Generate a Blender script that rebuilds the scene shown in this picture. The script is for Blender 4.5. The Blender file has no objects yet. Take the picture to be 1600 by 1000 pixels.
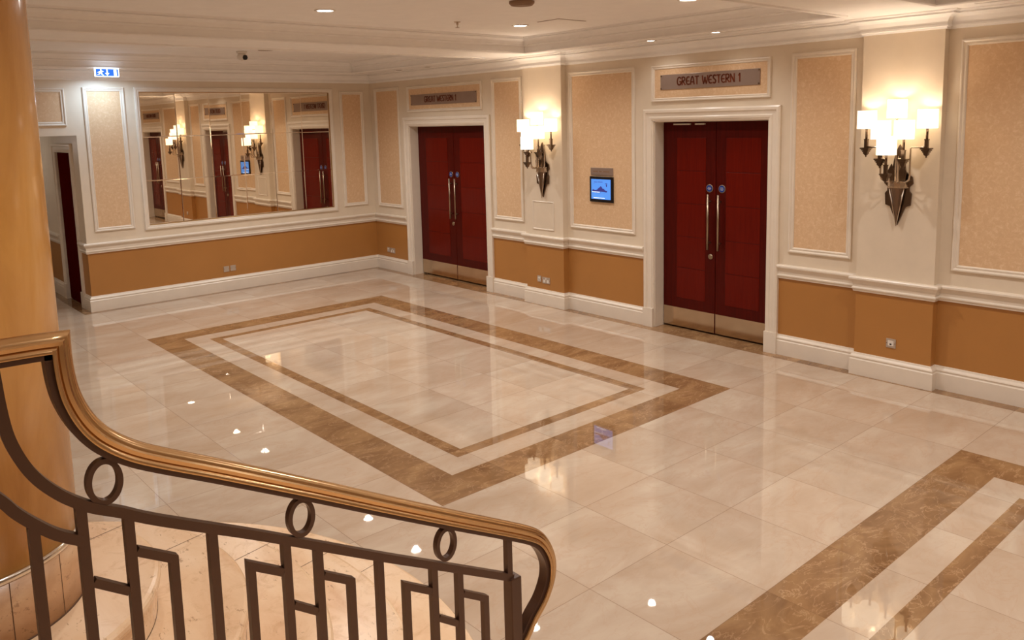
import bpy, bmesh, math, random
from mathutils import Vector, Matrix
random.seed(7)
SC = bpy.context.scene
COL = SC.collection
PI = math.pi

# ------------------------------------------------------------------ helpers
def srgb(h):
    h = h.lstrip('#')
    v = [int(h[i:i+2], 16)/255 for i in (0, 2, 4)]
    return tuple(c/12.92 if c <= .04045 else ((c+.055)/1.055)**2.4 for c in v) + (1,)

class NT:
    def __init__(s, name):
        s.m = bpy.data.materials.new(name); s.m.use_nodes = True
        s.t = s.m.node_tree; s.b = s.t.nodes['Principled BSDF']
    def n(s, kind, **kw):
        nd = s.t.nodes.new(kind)
        for k, v in kw.items():
            if k.startswith('i_'):
                key = k[2:]
                nd.inputs[int(key) if key.isdigit() else key.replace('_', ' ')].default_value = v
            else: setattr(nd, k, v)
        return nd
    def l(s, a, b): s.t.links.new(a, b)
    def mix(s, fac, a, b, mode='MIX'):
        nd = s.n('ShaderNodeMix', data_type='RGBA', blend_type=mode)
        for idx, v in ((0, fac), (6, a), (7, b)):
            if hasattr(v, 'is_output') or isinstance(v, bpy.types.NodeSocket): s.l(v, nd.inputs[idx])
            else: nd.inputs[idx].default_value = v
        return nd.outputs[2]
    def math(s, op, a, b=None, c=None):
        nd = s.n('ShaderNodeMath', operation=op)
        for i, v in enumerate((a, b, c)):
            if v is None: continue
            if isinstance(v, bpy.types.NodeSocket): s.l(v, nd.inputs[i])
            else: nd.inputs[i].default_value = v
        return nd.outputs[0]
    def ramp(s, fac, stops):
        nd = s.n('ShaderNodeValToRGB'); s.l(fac, nd.inputs[0])
        el = nd.color_ramp.elements
        while len(el) < len(stops): el.new(.5)
        for e, (p, c) in zip(el, stops): e.position = p; e.color = c
        return nd.outputs[0]
    def pos(s):
        return s.n('ShaderNodeNewGeometry').outputs['Position']
    def noise(s, vec, scale, detail=4, rough=.55, dist=0):
        nd = s.n('ShaderNodeTexNoise'); s.l(vec, nd.inputs['Vector'])
        nd.inputs['Scale'].default_value = scale; nd.inputs['Detail'].default_value = detail
        nd.inputs['Roughness'].default_value = rough; nd.inputs['Distortion'].default_value = dist
        return nd.outputs[0]
    def bump(s, h, strength, dist=.01):
        nd = s.n('ShaderNodeBump'); s.l(h, nd.inputs['Height'])
        nd.inputs['Strength'].default_value = strength; nd.inputs['Distance'].default_value = dist
        s.l(nd.outputs[0], s.b.inputs['Normal'])

def simple(name, col, rough=.5, metal=0, emit=0, var=.04, scale=6, spec=.5, ecol=None):
    t = NT(name); b = t.b
    b.inputs['Roughness'].default_value = rough; b.inputs['Metallic'].default_value = metal
    b.inputs['Specular IOR Level'].default_value = spec
    c = srgb(col)
    if var:
        tc = t.n('ShaderNodeTexCoord').outputs['Object']
        f = t.noise(tc, scale, 3)
        d = tuple(x*(1-var*2) for x in c[:3]) + (1,)
        u = tuple(min(1, x*(1+var*2)) for x in c[:3]) + (1,)
        t.l(t.ramp(f, [(.3, d), (.7, u)]), b.inputs['Base Color'])
    else: b.inputs['Base Color'].default_value = c
    if emit:
        b.inputs['Emission Color'].default_value = srgb(ecol or col); b.inputs['Emission Strength'].default_value = emit
    return t.m

TILE = .66; X0, X1, Y0, Y1, Y2 = -4.596, -1.296, -2.14, -8.08, -10.06

def marble(name, base, light, dark, scale, brown):
    t = NT(name); p = t.pos()
    sx = t.n('ShaderNodeSeparateXYZ'); t.l(p, sx.inputs[0])
    u = t.math('DIVIDE', t.math('SUBTRACT', sx.outputs[0], X0), TILE)
    v = t.math('DIVIDE', t.math('SUBTRACT', sx.outputs[1], Y0), TILE)
    fu, fv = t.math('FLOOR', t.math('ADD', u, .001)), t.math('FLOOR', t.math('ADD', v, .001))
    cb = t.n('ShaderNodeCombineXYZ'); t.l(fu, cb.inputs[0]); t.l(fv, cb.inputs[1])
    wn = t.n('ShaderNodeTexWhiteNoise'); t.l(cb.outputs[0], wn.inputs['Vector'])
    # every slab is cut from another place in the block
    off = t.n('ShaderNodeVectorMath', operation='MULTIPLY_ADD'); t.l(wn.outputs['Color'], off.inputs[0])
    off.inputs[1].default_value = (9, 9, 9); t.l(p, off.inputs[2])
    mp = t.n('ShaderNodeMapping'); t.l(off.outputs[0], mp.inputs[0])
    mp.inputs['Rotation'].default_value = (0, 0, .5); mp.inputs['Scale'].default_value = (1, 2.0, 1)
    q = mp.outputs[0]
    n1 = t.noise(q, scale, 6, .6, .6)
    c = t.ramp(n1, [(.25, srgb(dark)), (.5, srgb(base)), (.75, srgb(light))])
    n2 = t.noise(q, scale*1.6, 8, .62, 1.4)
    vein = t.math('ABSOLUTE', t.math('SUBTRACT', n2, .5))
    vm = t.math('SUBTRACT', 1, t.math('MINIMUM', 1, t.math('MULTIPLY', vein, 60 if brown else 45)))
    vmask = t.math('MULTIPLY', vm, t.math('MULTIPLY', t.noise(q, scale*.7, 2), .75 if brown else .3))
    c = t.mix(vmask, c, srgb('d2ac86') if brown else srgb('b0805a'))
    tone = t.math('MULTIPLY_ADD', wn.outputs['Value'], .10, .95)
    tn = t.n('ShaderNodeCombineColor'); 
    for i in range(3): t.l(tone, tn.inputs[i])
    c = t.mix(1.0, c, tn.outputs[0], 'MULTIPLY')
    du = t.math('ABSOLUTE', t.math('SUBTRACT', u, t.math('ROUND', u)))
    dv = t.math('ABSOLUTE', t.math('SUBTRACT', v, t.math('ROUND', v)))
    j = t.math('LESS_THAN', t.math('MINIMUM', du, dv), .0028)
    c = t.mix(t.math('MULTIPLY', j, .55), c, srgb('6e4c34'))
    t.l(c, t.b.inputs['Base Color'])
    r = t.math('MULTIPLY_ADD', n1, .025, .004); t.l(r, t.b.inputs['Roughness'])
    t.b.inputs['IOR'].default_value = 1.6
    h = t.math('MULTIPLY', j, -1); t.bump(h, .2, .001)
    return t.m

def travertine(name, a, b, c_, rough=.25):
    t = NT(name); p = t.pos()
    mp = t.n('ShaderNodeMapping'); t.l(p, mp.inputs[0]); mp.inputs['Scale'].default_value = (3, 1.2, 4)
    n = t.noise(mp.outputs[0], 1.6, 6, .6, .5)
    col = t.ramp(n, [(.28, srgb(c_)), (.5, srgb(a)), (.72, srgb(b))])
    pit = t.noise(mp.outputs[0], 14, 5, .7, .3)
    pm = t.noise(p, 2.2, 3)
    mask = t.math('MULTIPLY', t.math('GREATER_THAN', pit, .62), t.math('GREATER_THAN', pm, .5))
    cl = t.noise(p, 7, 8, .75, 1.5)
    cloud = t.math('MULTIPLY', t.math('MAXIMUM', 0, t.math('SUBTRACT', cl, .52)), 2.6)
    col = t.mix(t.math('MINIMUM', cloud, .5), col, srgb('b8865a'))
    col = t.mix(t.math('MULTIPLY', mask, .5), col, srgb('8a6040'))
    t.l(col, t.b.inputs['Base Color']); t.b.inputs['Roughness'].default_value = rough
    return t.m

def wallpaper(name, a, b, glit):
    t = NT(name); p = t.pos()
    n = t.noise(p, 26, 7, .75, .8)
    c = t.ramp(n, [(.35, srgb(a)), (.52, srgb(b)), (.68, srgb(glit))])
    t.l(c, t.b.inputs['Base Color']); t.b.inputs['Roughness'].default_value = .45
    t.bump(n, .12, .004)
    return t.m

def wood(name, a, b, rough=.22):
    t = NT(name); p = t.pos()
    mp = t.n('ShaderNodeMapping'); t.l(p, mp.inputs[0]); mp.inputs['Scale'].default_value = (1, 14, .8)
    n = t.noise(mp.outputs[0], 3.5, 6, .6, .6)
    t.l(t.ramp(n, [(.3, srgb(a)), (.7, srgb(b))]), t.b.inputs['Base Color'])
    t.b.inputs['Roughness'].default_value = rough; t.b.inputs['Specular IOR Level'].default_value = .15
    return t.m

def onyx(name):
    t = NT(name); p = t.pos()
    mp = t.n('ShaderNodeMapping'); t.l(p, mp.inputs[0]); mp.inputs['Scale'].default_value = (2.2, 2.2, .55)
    n = t.noise(mp.outputs[0], 1.7, 6, .6, 1.0)
    c = t.ramp(n, [(.25, srgb('c48a44')), (.5, srgb('dca45a')), (.75, srgb('e8b878'))])
    t.l(c, t.b.inputs['Base Color']); t.b.inputs['Roughness'].default_value = .2
    return t.m

M = {}
M['paint'] = simple('cream_paint', 'e2d1ba', .42, var=.012)
M['trim'] = simple('cream_gloss_paint', 'e8dac8', .3, var=.012)
M['ceil'] = simple('ceiling_paint', 'faf5f0', .7, var=.01)
M['ochre'] = simple('ochre_paint', 'b27a3e', .42, var=.02, scale=1.2)
M['paper'] = wallpaper('panel_wallpaper', 'd8b28a', 'deba92', 'eaccaa')
M['cream_marble'] = marble('cream_marble', 'c0aa94', 'cebda8', 'b2987e', 1.1, False)
M['brown_marble'] = marble('brown_marble', '8e6a48', 'a8845c', '6c4a2e', 2.2, True)
M['trav'] = travertine('travertine', 'e8c6a0', 'f0d4b4', 'd8ae86')
M['trav_base'] = travertine('travertine_drum', 'ccA078', 'd8b28a', 'b88c64', .35)
M['joint'] = simple('joint', '5a3c24', .6, var=0)
M['onyx'] = onyx('golden_stone')
M['silver'] = simple('polished_silver', 'd8d2c8', .18, 1, var=0)
M['door_stile'] = wood('mahogany_dark', '440803', '540d06', .35)
M['door_panel'] = wood('mahogany_red', '5c1008', '6a160a', .25)
M['door_dark'] = simple('mahogany_matt', '4a0c06', 1, spec=.0, var=.04)
M['steel'] = simple('brushed_steel', 'b0a08a', .34, 1, var=.02)
M['socket'] = simple('socket_plate', 'c4b4a4', .42, .5, var=.02)
M['kick'] = simple('kick_plate_steel', 'd0bca4', .16, 1, var=.03)
M['nickel'] = simple('antique_nickel', 'd0c2b2', .24, 1, var=.05)
M['bronze'] = simple('dark_nickel', '786658', .25, 1, var=.05)
M['iron'] = simple('bronze_painted_iron', '5e4436', .36, .25, var=0)
M['brass'] = simple('bronze_handrail', 'd8b486', .22, 1, var=0)
M['mirror'] = simple('mirror_glass', 'e8dccb', .005, 1, var=0)
M['bevel'] = simple('mirror_bevel', 'fbeedd', .06, 1, var=0)
M['gilt'] = simple('gilt_bead', 'b08a5a', .35, .6, var=.03)
M['sign'] = simple('sign_metal', 'a38e82', .28, .45, var=.02)
M['letter'] = simple('sign_letter', '6e2c0e', .4, 0, var=0)
M['black'] = simple('black_plastic', '120a0c', .3, var=0)
M['white_pl'] = simple('white_plastic', 'e6dcd0', .4, var=0)
M['blue'] = simple('blue_disc', '223f8c', .6, spec=.2, var=0)
M['dark'] = simple('dark_gap', '2a1a12', .8, var=0)
M['vent'] = simple('vent_grey', '8a6a50', .6, var=0)
M['shade'] = simple('lamp_shade_lit', 'fff0d8', .7, emit=1.6, ecol='ffebca', var=0)
M['lens'] = simple('downlight_lens', 'ffffff', .5, emit=14, ecol='fff4e6', var=0)
M['screen'] = simple('screen_blue', '3c7ae0', .3, emit=.55, ecol='62a0f4', var=0)
M['scr_dark'] = simple('screen_hills', '303a90', .3, emit=.22, ecol='5a4aa0', var=0)
M['scr_white'] = simple('screen_white', 'ffffff', .3, emit=1.0, ecol='f0f8ff', var=0)
M['ex_white'] = simple('exit_white', 'ffffff', .4, emit=1.8, ecol='dcebff', var=0)
M['ex_blue'] = simple('exit_blue', '2f74e0', .4, emit=.8, ecol='2a74f0', var=0)

class MB:
    """collects polygons for ONE mesh object"""
    def __init__(s): s.v = []; s.f = []; s.mi = []; s.sm = []
    def add(s, vs, fs, mi=0, smooth=False):
        o = len(s.v); s.v += [tuple(v) for v in vs]
        for f in fs: s.f.append([o+i for i in f]); s.mi.append(mi); s.sm.append(smooth)
        return s
    def box(s, a, b, mi=0):
        x0, y0, z0 = [min(p, q) for p, q in zip(a, b)]; x1, y1, z1 = [max(p, q) for p, q in zip(a, b)]
        vs = [(x, y, z) for z in (z0, z1) for y in (y0, y1) for x in (x0, x1)]
        return s.add(vs, [(0,2,3,1),(4,5,7,6),(0,1,5,4),(2,6,7,3),(0,4,6,2),(1,3,7,5)], mi)
    def lathe(s, c, prof, n=32, mi=0, smooth=True, axis=2, a0=0, a1=2*PI):
        full = abs(a1-a0-2*PI) < 1e-6; m = n if full else n+1
        vs = []
        for (r, h) in prof:
            for i in range(m):
                a = a0+(a1-a0)*i/n; p = [r*math.cos(a), r*math.sin(a), h]
                if axis == 0: p = [p[2], p[0], p[1]]
                elif axis == 1: p = [p[0], p[2], p[1]]
                vs.append([p[k]+c[k] for k in range(3)])
        fs = []
        for j in range(len(prof)-1):
            for i in range(n):
                k = (i+1) % m
                fs.append((j*m+i, j*m+k, (j+1)*m+k, (j+1)*m+i))
        s.add(vs, fs, mi, smooth)
        for j in (0, len(prof)-1):
            if prof[j][0] > 1e-6 and full:
                o = len(s.v)
                s.add(vs[j*m:(j+1)*m], [tuple(range(m))], mi)
        return s
    def tube(s, pts, r, n=10, mi=0, smooth=True, square=False):
        pts = [Vector(p) for p in pts]
        rs = r if isinstance(r, (list, tuple)) else [r]*len(pts)
        if square: n = 4; smooth = False
        up = Vector((0, 0, 1)); vs = []
        N = len(pts); prev = None
        for i, p in enumerate(pts):
            t = (pts[min(i+1, N-1)]-pts[max(i-1, 0)]).normalized()
            if prev is None:
                a = t.cross(up)
                if a.length < 1e-3: a = t.cross(Vector((0, 1, 0)))
                a.normalize()
            else:
                a = (prev - t*prev.dot(t)).normalized()
            prev = a; b = t.cross(a)
            for k in range(n):
                w = 2*PI*(k+.5*square)/n
                vs.append(p + (a*math.cos(w)+b*math.sin(w))*rs[i]*(1.414 if square else 1))
        fs = [(i*n+k, i*n+(k+1) % n, (i+1)*n+(k+1) % n, (i+1)*n+k) for i in range(N-1) for k in range(n)]
        fs += [tuple(range(n)), tuple(range((N-1)*n, N*n))]
        return s.add(vs, fs, mi, smooth)
    def prism(s, poly, fn, h0, h1, mi=0):
        n = len(poly)
        vs = [fn(a, b, h0) for a, b in poly]+[fn(a, b, h1) for a, b in poly]
        fs = [tuple(range(n)), tuple(range(n, 2*n))]+[(i, (i+1) % n, n+(i+1) % n, n+i) for i in range(n)]
        return s.add(vs, fs, mi)
    def build(s, name, mats, parent=None, bevel=0, seg=2):
        me = bpy.data.meshes.new(name); me.from_pydata(s.v, [], s.f)
        for m in (mats if isinstance(mats, (list, tuple)) else [mats]): me.materials.append(M[m] if isinstance(m, str) else m)
        for p, i, sm in zip(me.polygons, s.mi, s.sm): p.material_index = i; p.use_smooth = sm
        bm = bmesh.new(); bm.from_mesh(me)
        bmesh.ops.remove_doubles(bm, verts=bm.verts, dist=1e-5)
        bmesh.ops.recalc_face_normals(bm, faces=bm.faces); bm.to_mesh(me); bm.free()
        o = bpy.data.objects.new(name, me); COL.objects.link(o)
        if bevel:
            md = o.modifiers.new('bevel', 'BEVEL'); md.width = bevel; md.segments = seg; md.limit_method = 'ANGLE'
        if parent:
            o.parent = parent; o.matrix_parent_inverse = Matrix.Translation(parent.location).inverted() if parent.rotation_euler.z == 0 else parent.matrix_basis.inverted()
        return o

def tag(o, label=None, cat=None, group=None, kind=None):
    if label: o['label'] = label
    if cat: o['category'] = cat
    if group: o['group'] = group
    if kind: o['kind'] = kind
    return o
def thing(name, loc, label, cat, group=None):
    o = bpy.data.objects.new(name, None); o.location = loc; o.empty_display_size = .1; COL.objects.link(o)
    return tag(o, label, cat, group)
def struct(o, label=None):
    o['kind'] = 'structure'; o['category'] = o.name.split('_')[0].split('.')[0]
    if label: o['label'] = label
    return o
def copy_tree(o, parent=None):
    c = o.copy(); COL.objects.link(c)
    if parent: c.parent = parent; c.matrix_parent_inverse = o.matrix_parent_inverse.copy()
    for ch in list(o.children): copy_tree(ch, c)
    return c

# wall frames: (s along the wall, z up, d out of the wall into the room)
def RW(s, z, d): return (-d, -s, z)                 # right wall, s from the corner towards the camera
def BW(s, z, d): return (-s, -d, z)                 # back wall, s from the corner to the left
XC = -4.64
def CW(s, z, d): return (XC-d, s, z)                # corridor wall beyond the opening, s going away

def slab(fn, s0, s1, z0, z1, d0, d1, mb=None, mi=0):
    mb = mb or MB()
    return mb.box(fn(s0, z0, d0), fn(s1, z1, d1), mi)

def frame(fn, s0, s1, z0, z1, prof, base=0, mb=None, mi=0, fill=None, fill_mi=1):
    """moulding swept round a rectangle; prof = [(inset, height)]"""
    mb = mb or MB(); vs = []
    for i, h in prof:
        vs += [fn(s0+i, z0+i, base+h), fn(s1-i, z0+i, base+h), fn(s1-i, z1-i, base+h), fn(s0+i, z1-i, base+h)]
    fs = [(j*4+k, j*4+(k+1) % 4, j*4+4+(k+1) % 4, j*4+4+k) for j in range(len(prof)-1) for k in range(4)]
    mb.add(vs, fs, mi)
    return mb

def sweep(path, prof, mb=None, mi=0, closed=False):
    """path in plan, room on the RIGHT of the travel direction; prof=[(d,z)] closed loop"""
    mb = mb or MB(); P = [Vector(p) for p in path]; N = len(P)
    offs = []
    for i in range(N):
        def nrm(a, b):
            t = (P[b]-P[a]).normalized(); return Vector((t.y, -t.x))
        if closed: n0, n1 = nrm(i-1, i), nrm(i, (i+1) % N)
        else: n0 = nrm(max(i-1, 0), max(i, 1)); n1 = nrm(min(i, N-2), min(i+1, N-1))
        m = (n0+n1); m = m/max(1e-6, (1+n0.dot(n1))); offs.append(m)
    K = len(prof); vs = []
    for i in range(N):
        for d, z in prof:
            q = P[i]+offs[i]*d; vs.append((q.x, q.y, z))
    R = N if closed else N-1
    fs = [(i*K+k, i*K+(k+1) % K, ((i+1) % N)*K+(k+1) % K, ((i+1) % N)*K+k) for i in range(R) for k in range(K)]
    if not closed: fs += [tuple(range(K)), tuple(range((N-1)*K, N*K))]
    return mb.add(vs, fs, mi)

# ------------------------------------------------------------------ dimensions
ZS, ZT = 3.33, 3.51            # soffit, tray ceiling
YN, XL = -16.0, -10.5          # near end, left side
DEEP = .155                    # door recess
PD = .093                      # pilaster projection
PIL = [(4.0, 4.72), (8.65, 9.355), (13.29, 14.0)]
DOORS = [(1.13, 3.05), (6.15, 7.645), (10.79, 12.285)]
DH = 2.445
CORR = 6.6                     # left edge of the corridor opening (s)

# ------------------------------------------------------------------ floor
def brown(x, y):
    if x > -.16 and y < .0: return True
    if y > -.14 and x > XC-.14: return True
    if y > 0: return x > XC-.14
    for (a, b) in ((Y0, Y1), (Y2, Y2-5.94)):
        d = min(x-X0, X1-x, a-y, y-b)
        if 0 <= d < .33 or .55 <= d < .66: return True
    return False
xs = {XL, 0.35, -.16, XC-.14}
ys = {YN, 4.2, 0, -.14}
for o in (0, .33, .55, .66):
    xs |= {X0+o, X1-o}
    for a, b in ((Y0, Y1), (Y2, Y2-5.94)): ys |= {a-o, b+o}
xs, ys = sorted(xs), sorted(y for y in ys if YN <= y)
fl = MB()
for i in range(len(xs)-1):
    for j in range(len(ys)-1):
        cx, cy = (xs[i]+xs[i+1])/2, (ys[j]+ys[j+1])/2
        if cy > 0 and cx > XC+.3: continue
        fl.add([(xs[i], ys[j], 0), (xs[i+1], ys[j], 0), (xs[i+1], ys[j+1], 0), (xs[i], ys[j+1], 0)], [(0, 1, 2, 3)], 1 if brown(cx, cy) else 0)
floor = fl.build('floor', ['cream_marble', 'brown_marble'])
sl = floor.modifiers.new('thick', 'SOLIDIFY'); sl.thickness = .05; sl.offset = -1
struct(floor, 'polished cream marble floor with inlaid brown marble rectangles')

# ------------------------------------------------------------------ walls
def wall_cells(fn, s_range, holes, z_top, name, label, zsplit=.86, d=0, back=.25):
    ss = sorted({s_range[0], s_range[1]} | {a for h in holes for a in h[:2]})
    zz = sorted({-.05, zsplit, z_top} | {a for h in holes for a in h[2:]})
    mb = MB()
    for i in range(len(ss)-1):
        for j in range(len(zz)-1):
            cs, cz = (ss[i]+ss[i+1])/2, (zz[j]+zz[j+1])/2
            if any(h[0] < cs < h[1] and h[2] < cz < h[3] for h in holes): continue
            a = [fn(ss[i], zz[j], d), fn(ss[i+1], zz[j], d), fn(ss[i+1], zz[j+1], d), fn(ss[i], zz[j+1], d)]
            mb.add(a, [(0, 1, 2, 3)], 1 if cz < zsplit else 0)
    for h in holes:      # reveals
        for q in (((h[0], h[2]), (h[0], h[3])), ((h[1], h[2]), (h[1], h[3])), ((h[0], h[3]), (h[1], h[3]))):
            (sa, za), (sb, zb) = q
            mb.add([fn(sa, za, d), fn(sb, zb, d), fn(sb, zb, d-back), fn(sa, za, d-back)], [(0, 1, 2, 3)], 2)
    return mb
wr = wall_cells(RW, (0, -YN), [(a, b, -.05, DH) for a, b in DOORS], ZT+.1, 'wall_right', '')
for a, b in PIL:
    for (z0, z1, mi) in ((-.01, .86, 1), (.86, ZS, 0)):
        wr.add([RW(a, z0, -.01), RW(a, z0, PD), RW(b, z0, PD), RW(b, z0, -.01), RW(a, z1, -.01), RW(a, z1, PD), RW(b, z1, PD), RW(b, z1, -.01)],
               [(0, 1, 5, 4), (1, 2, 6, 5), (2, 3, 7, 6)], mi)
struct(wr.build('wall_right', ['paint', 'ochre', 'trim']), 'right wall, cream above an ochre dado, with shallow pilasters')
wb = wall_cells(BW, (0, -XL), [(-XC, CORR, -.05, 2.44)], ZT+.1, 'wall_back', '', back=0)
struct(wb.build('wall_back', ['paint', 'ochre', 'trim']), 'back wall, cream above an ochre dado, with the mirror')
# corridor beyond the opening
wc = wall_cells(CW, (0, 4.2), [(.44, 1.27, -.05, 2.2)], 2.5, 'wall_corridor', '', back=.1)
struct(wc.build('wall_corridor', ['paint', 'ochre', 'trim']), 'side wall of the corridor beyond the opening')
mb = MB(); mb.box((-CORR-.1, 0, 0), (-CORR, 4.2, 2.5)); mb.box((-CORR-.1, 4.2, 0), (XC+.1, 4.3, 2.5))
struct(mb.build('wall_corridor_end', 'paint'), 'far and left walls of the corridor')
mb = MB(); mb.box((-CORR-.1, .012, 2.44), (XC, 4.3, 2.5))
struct(mb.build('ceiling_corridor', 'ceil'), 'low corridor ceiling')
mb = MB(); mb.box((XL-.1, YN, 0), (XL, .05, ZT+.1))
struct(mb.build('wall_left', 'paint'), 'left wall out of view')
mb = MB(); mb.box((XL-.1, YN-.1, 0), (.35, YN, ZT+.1))
struct(mb.build('wall_front', 'paint'), 'wall behind the viewer')

# ------------------------------------------------------------------ skirting, dado rail, cornice, casings
def jogs(a, b):
    """right-wall path from s=a to s=b with the pilaster jogs"""
    p = [(0, -a)]
    for s0, s1 in PIL:
        if a < s0 and s1 < b: p += [(0, -s0), (-PD, -s0), (-PD, -s1), (0, -s1)]
    return p+[(0, -b)]
CAS = .14
base_prof = [(0, 0), (.032, 0), (.032, .15), (.026, .158), (.026, .168), (.03, .175), (.026, .185), (.014, .2), (.01, .213), (0, .215)]
rail_prof = [(0, .81), (.018, .812), (.022, .83), (.03, .838), (.03, .848), (.02, .858), (.024, .89), (.04, .912), (.052, .93), (.052, .945), (.045, .955), (0, .957)]
crown_prof = [(0, 3.18), (.014, 3.18), (.018, 3.196), (.028, 3.2), (.028, 3.214), (.02, 3.216), (.026, 3.24), (.045, 3.272), (.075, 3.292), (.1, 3.298), (.1, 3.308), (.092, 3.31), (.118, 3.314), (.128, 3.322), (.13, 3.335), (0, 3.335)]
runs = [[(XC, .30), (XC, 0)] + [(0, 0), (0, -(DOORS[0][0]-CAS))],
        jogs(DOORS[0][1]+CAS, DOORS[1][0]-CAS), jogs(DOORS[1][1]+CAS, DOORS[2][0]-CAS), jogs(DOORS[2][1]+CAS, -YN)]
nb = 0
names = ['baseboard_back', 'baseboard_right', 'baseboard_right_middle', 'baseboard_right_near']
for nm, r in zip(names, runs):
    struct(sweep(r, base_prof).build(nm, 'trim'), 'cream moulded skirting board')
k = 1
for r in runs:
    struct(sweep(r, rail_prof).build('trim_%d' % k, 'trim'), 'cream moulded dado rail'); k += 1
for nm, prof in (('baseboard_corridor', base_prof), ('trim_%d' % k, rail_prof)):
    struct(sweep([(XC, 4.2), (XC, 1.41)], prof).build(nm, 'trim'), 'moulding along the corridor wall')
k += 1
crown_path = [(XL, 0)] + jogs(0, -YN)
struct(sweep(crown_path, crown_prof).build('trim_%d' % k, 'ceil'), 'cornice round the top of the walls'); k += 1

PAN = [(0, 0), (0, .016), (.006, .022), (.016, .024), (.024, .018), (.028, .012), (.036, .012), (.042, .016), (.05, .012), (.056, .002)]
def panel(fn, s0, s1, z0, z1, base=0, paper='paper', prof=PAN, label='raised panel moulding'):
    global k
    o = frame(fn, s0, s1, z0, z1, prof, base).build('trim_%d' % k, 'trim'); k += 1
    struct(o, label)
    i = prof[-1][0]
    if paper:
        mb = MB(); slab(fn, s0+i-.004, s1-i+.004, z0+i-.004, z1-i+.004, base-.002, base+.0025, mb)
        mb.build('wallpaper' if paper == 'paper' else 'panel_face', paper, o)
    return o
ZA, ZB = 1.09, 3.085
for s0, s1 in ((.13, .875), (3.235, 3.87), (4.775, 5.87), (7.89, 8.55), (9.46, 10.55), (12.53, 13.19), (14.1, 15.4)):
    panel(RW, s0, s1, ZA, ZB)
SIGNS = [(1.115, 3.02, 1.222, 2.895), (6.12, 7.66, 6.252, 7.535), (10.76, 12.3, 10.892, 12.175)]
SP = [(i*.8, h) for i, h in PAN]
for a, b, c, d in SIGNS: panel(RW, a, b, 2.665, 3.075, prof=SP, label='moulding round the sign panel over a double door')
panel(RW, 4.145, 4.556, 1.03, 1.415, PD, 'paint', [(0, 0), (0, .008), (.006, .012), (.014, .008), (.02, .002)], 'small blank panel moulding under a wall light')
panel(BW, 3.99, 4.523, 1.105, ZB)
panel(BW, .156, .61, 1.115, 3.05)
panel(BW, 4.745, 6.4, 2.57, 3.07)

def casing(fn, s0, s1, ztop, w, name_parent, d=.04, block=.225):
    prof = [(0, 0), (0, d*.75), (w*.12, d), (w*.3, d), (w*.38, d*.62), (w*.62, d*.62), (w*.7, d*.8), (w*.86, d*.7), (w*.9, d*.45), (w, d*.4), (w, 0)]
    mb = MB(); vs = []
    for i, h in prof:
        vs += [fn(s0-w+i, 0, h), fn(s0-w+i, ztop+w-i, h), fn(s1+w-i, ztop+w-i, h), fn(s1+w-i, 0, h)]
    K = len(prof)
    fs = [(j*4+q, j*4+q+1, j*4+5+q, j*4+4+q) for j in range(K-1) for q in range(3)]
    mb.add(vs, fs)
    for a, b in ((s0-w-.003, s0+.001), (s1-.001, s1+w+.003)): slab(fn, a, b, 0, block, 0, d+.006, mb)
    return mb.build('casing', 'trim', name_parent)

def leaf_poly(fn, parent, s0, s1, meet_left, d0):
    """one door leaf between s0 and s1; meet_left = meeting stile at s0 side"""
    w = s1-s0; g = .004
    lf = MB(); slab(fn, s0+g, s1-g, .02, DH-.012, d0-.045, d0, lf)
    leaf = lf.build('door_leaf', 'door_stile', parent, .002)
    sw = .2 if w < .85 else .21; mw = .135 if w < .85 else .16
    a, b = (s0+mw, s1-sw*.85) if meet_left else (s0+sw, s1-mw)
    pn = MB(); zs = [.367, .735, 1.105, 1.493, 1.874, 2.253]
    for z0, z1 in zip(zs[:-1], zs[1:]): slab(fn, a, b, z0+.003, z1-.003, d0-.002, d0+.003, pn)
    pn.build('door_panel', 'door_panel', leaf, .0015)
    kp = MB(); slab(fn, s0+g+.004, s1-g-.004, .022, .248, d0-.001, d0+.002, kp); kp.build('kick_plate', 'kick', leaf)
    e = s0 if meet_left else s1; sg = 1 if meet_left else -1
    hp = e+sg*.068
    h = MB(); h.tube([fn(hp, .99, d0+.055), fn(hp, 1.62, d0+.055)], .0125, 12)
    for z in (1.07, 1.54): h.tube([fn(hp, z, d0), fn(hp, z, d0+.055)], .009, 10)
    h.build('pull_handle', 'steel', leaf)
    c = fn(e+sg*.082, 1.684, d0)
    dm = MB(); dm.lathe(c, [(.046, -.001), (.046, -.004), (.043, -.006)], 28, axis=0); dm.build('sign_rim', 'steel', leaf)
    dm = MB(); dm.lathe(c, [(.037, -.004), (.037, -.008)], 28, axis=0)
    sd = dm.build('fire_door_sign', 'blue', leaf)
    mk = MB()
    for q, wd in ((.012, .018), (0, .024), (-.012, .016)): slab(fn, e+sg*.082-wd, e+sg*.082+wd, 1.684+q-.0018, 1.684+q+.0018, d0+.0075, d0+.009, mk)
    mk.build('sign_text', 'white_pl', sd)
    if not meet_left:
        lk = MB(); lk.lathe(fn(e-.062, .906, d0), [(.031, -.001), (.031, -.006), (.024, -.011)], 24, axis=0)
        lk.lathe(fn(e-.062, .906, d0), [(.01, -.006), (.01, -.018)], 16, axis=0); lk.build('lock_cylinder', 'steel', leaf)
    return leaf

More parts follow.
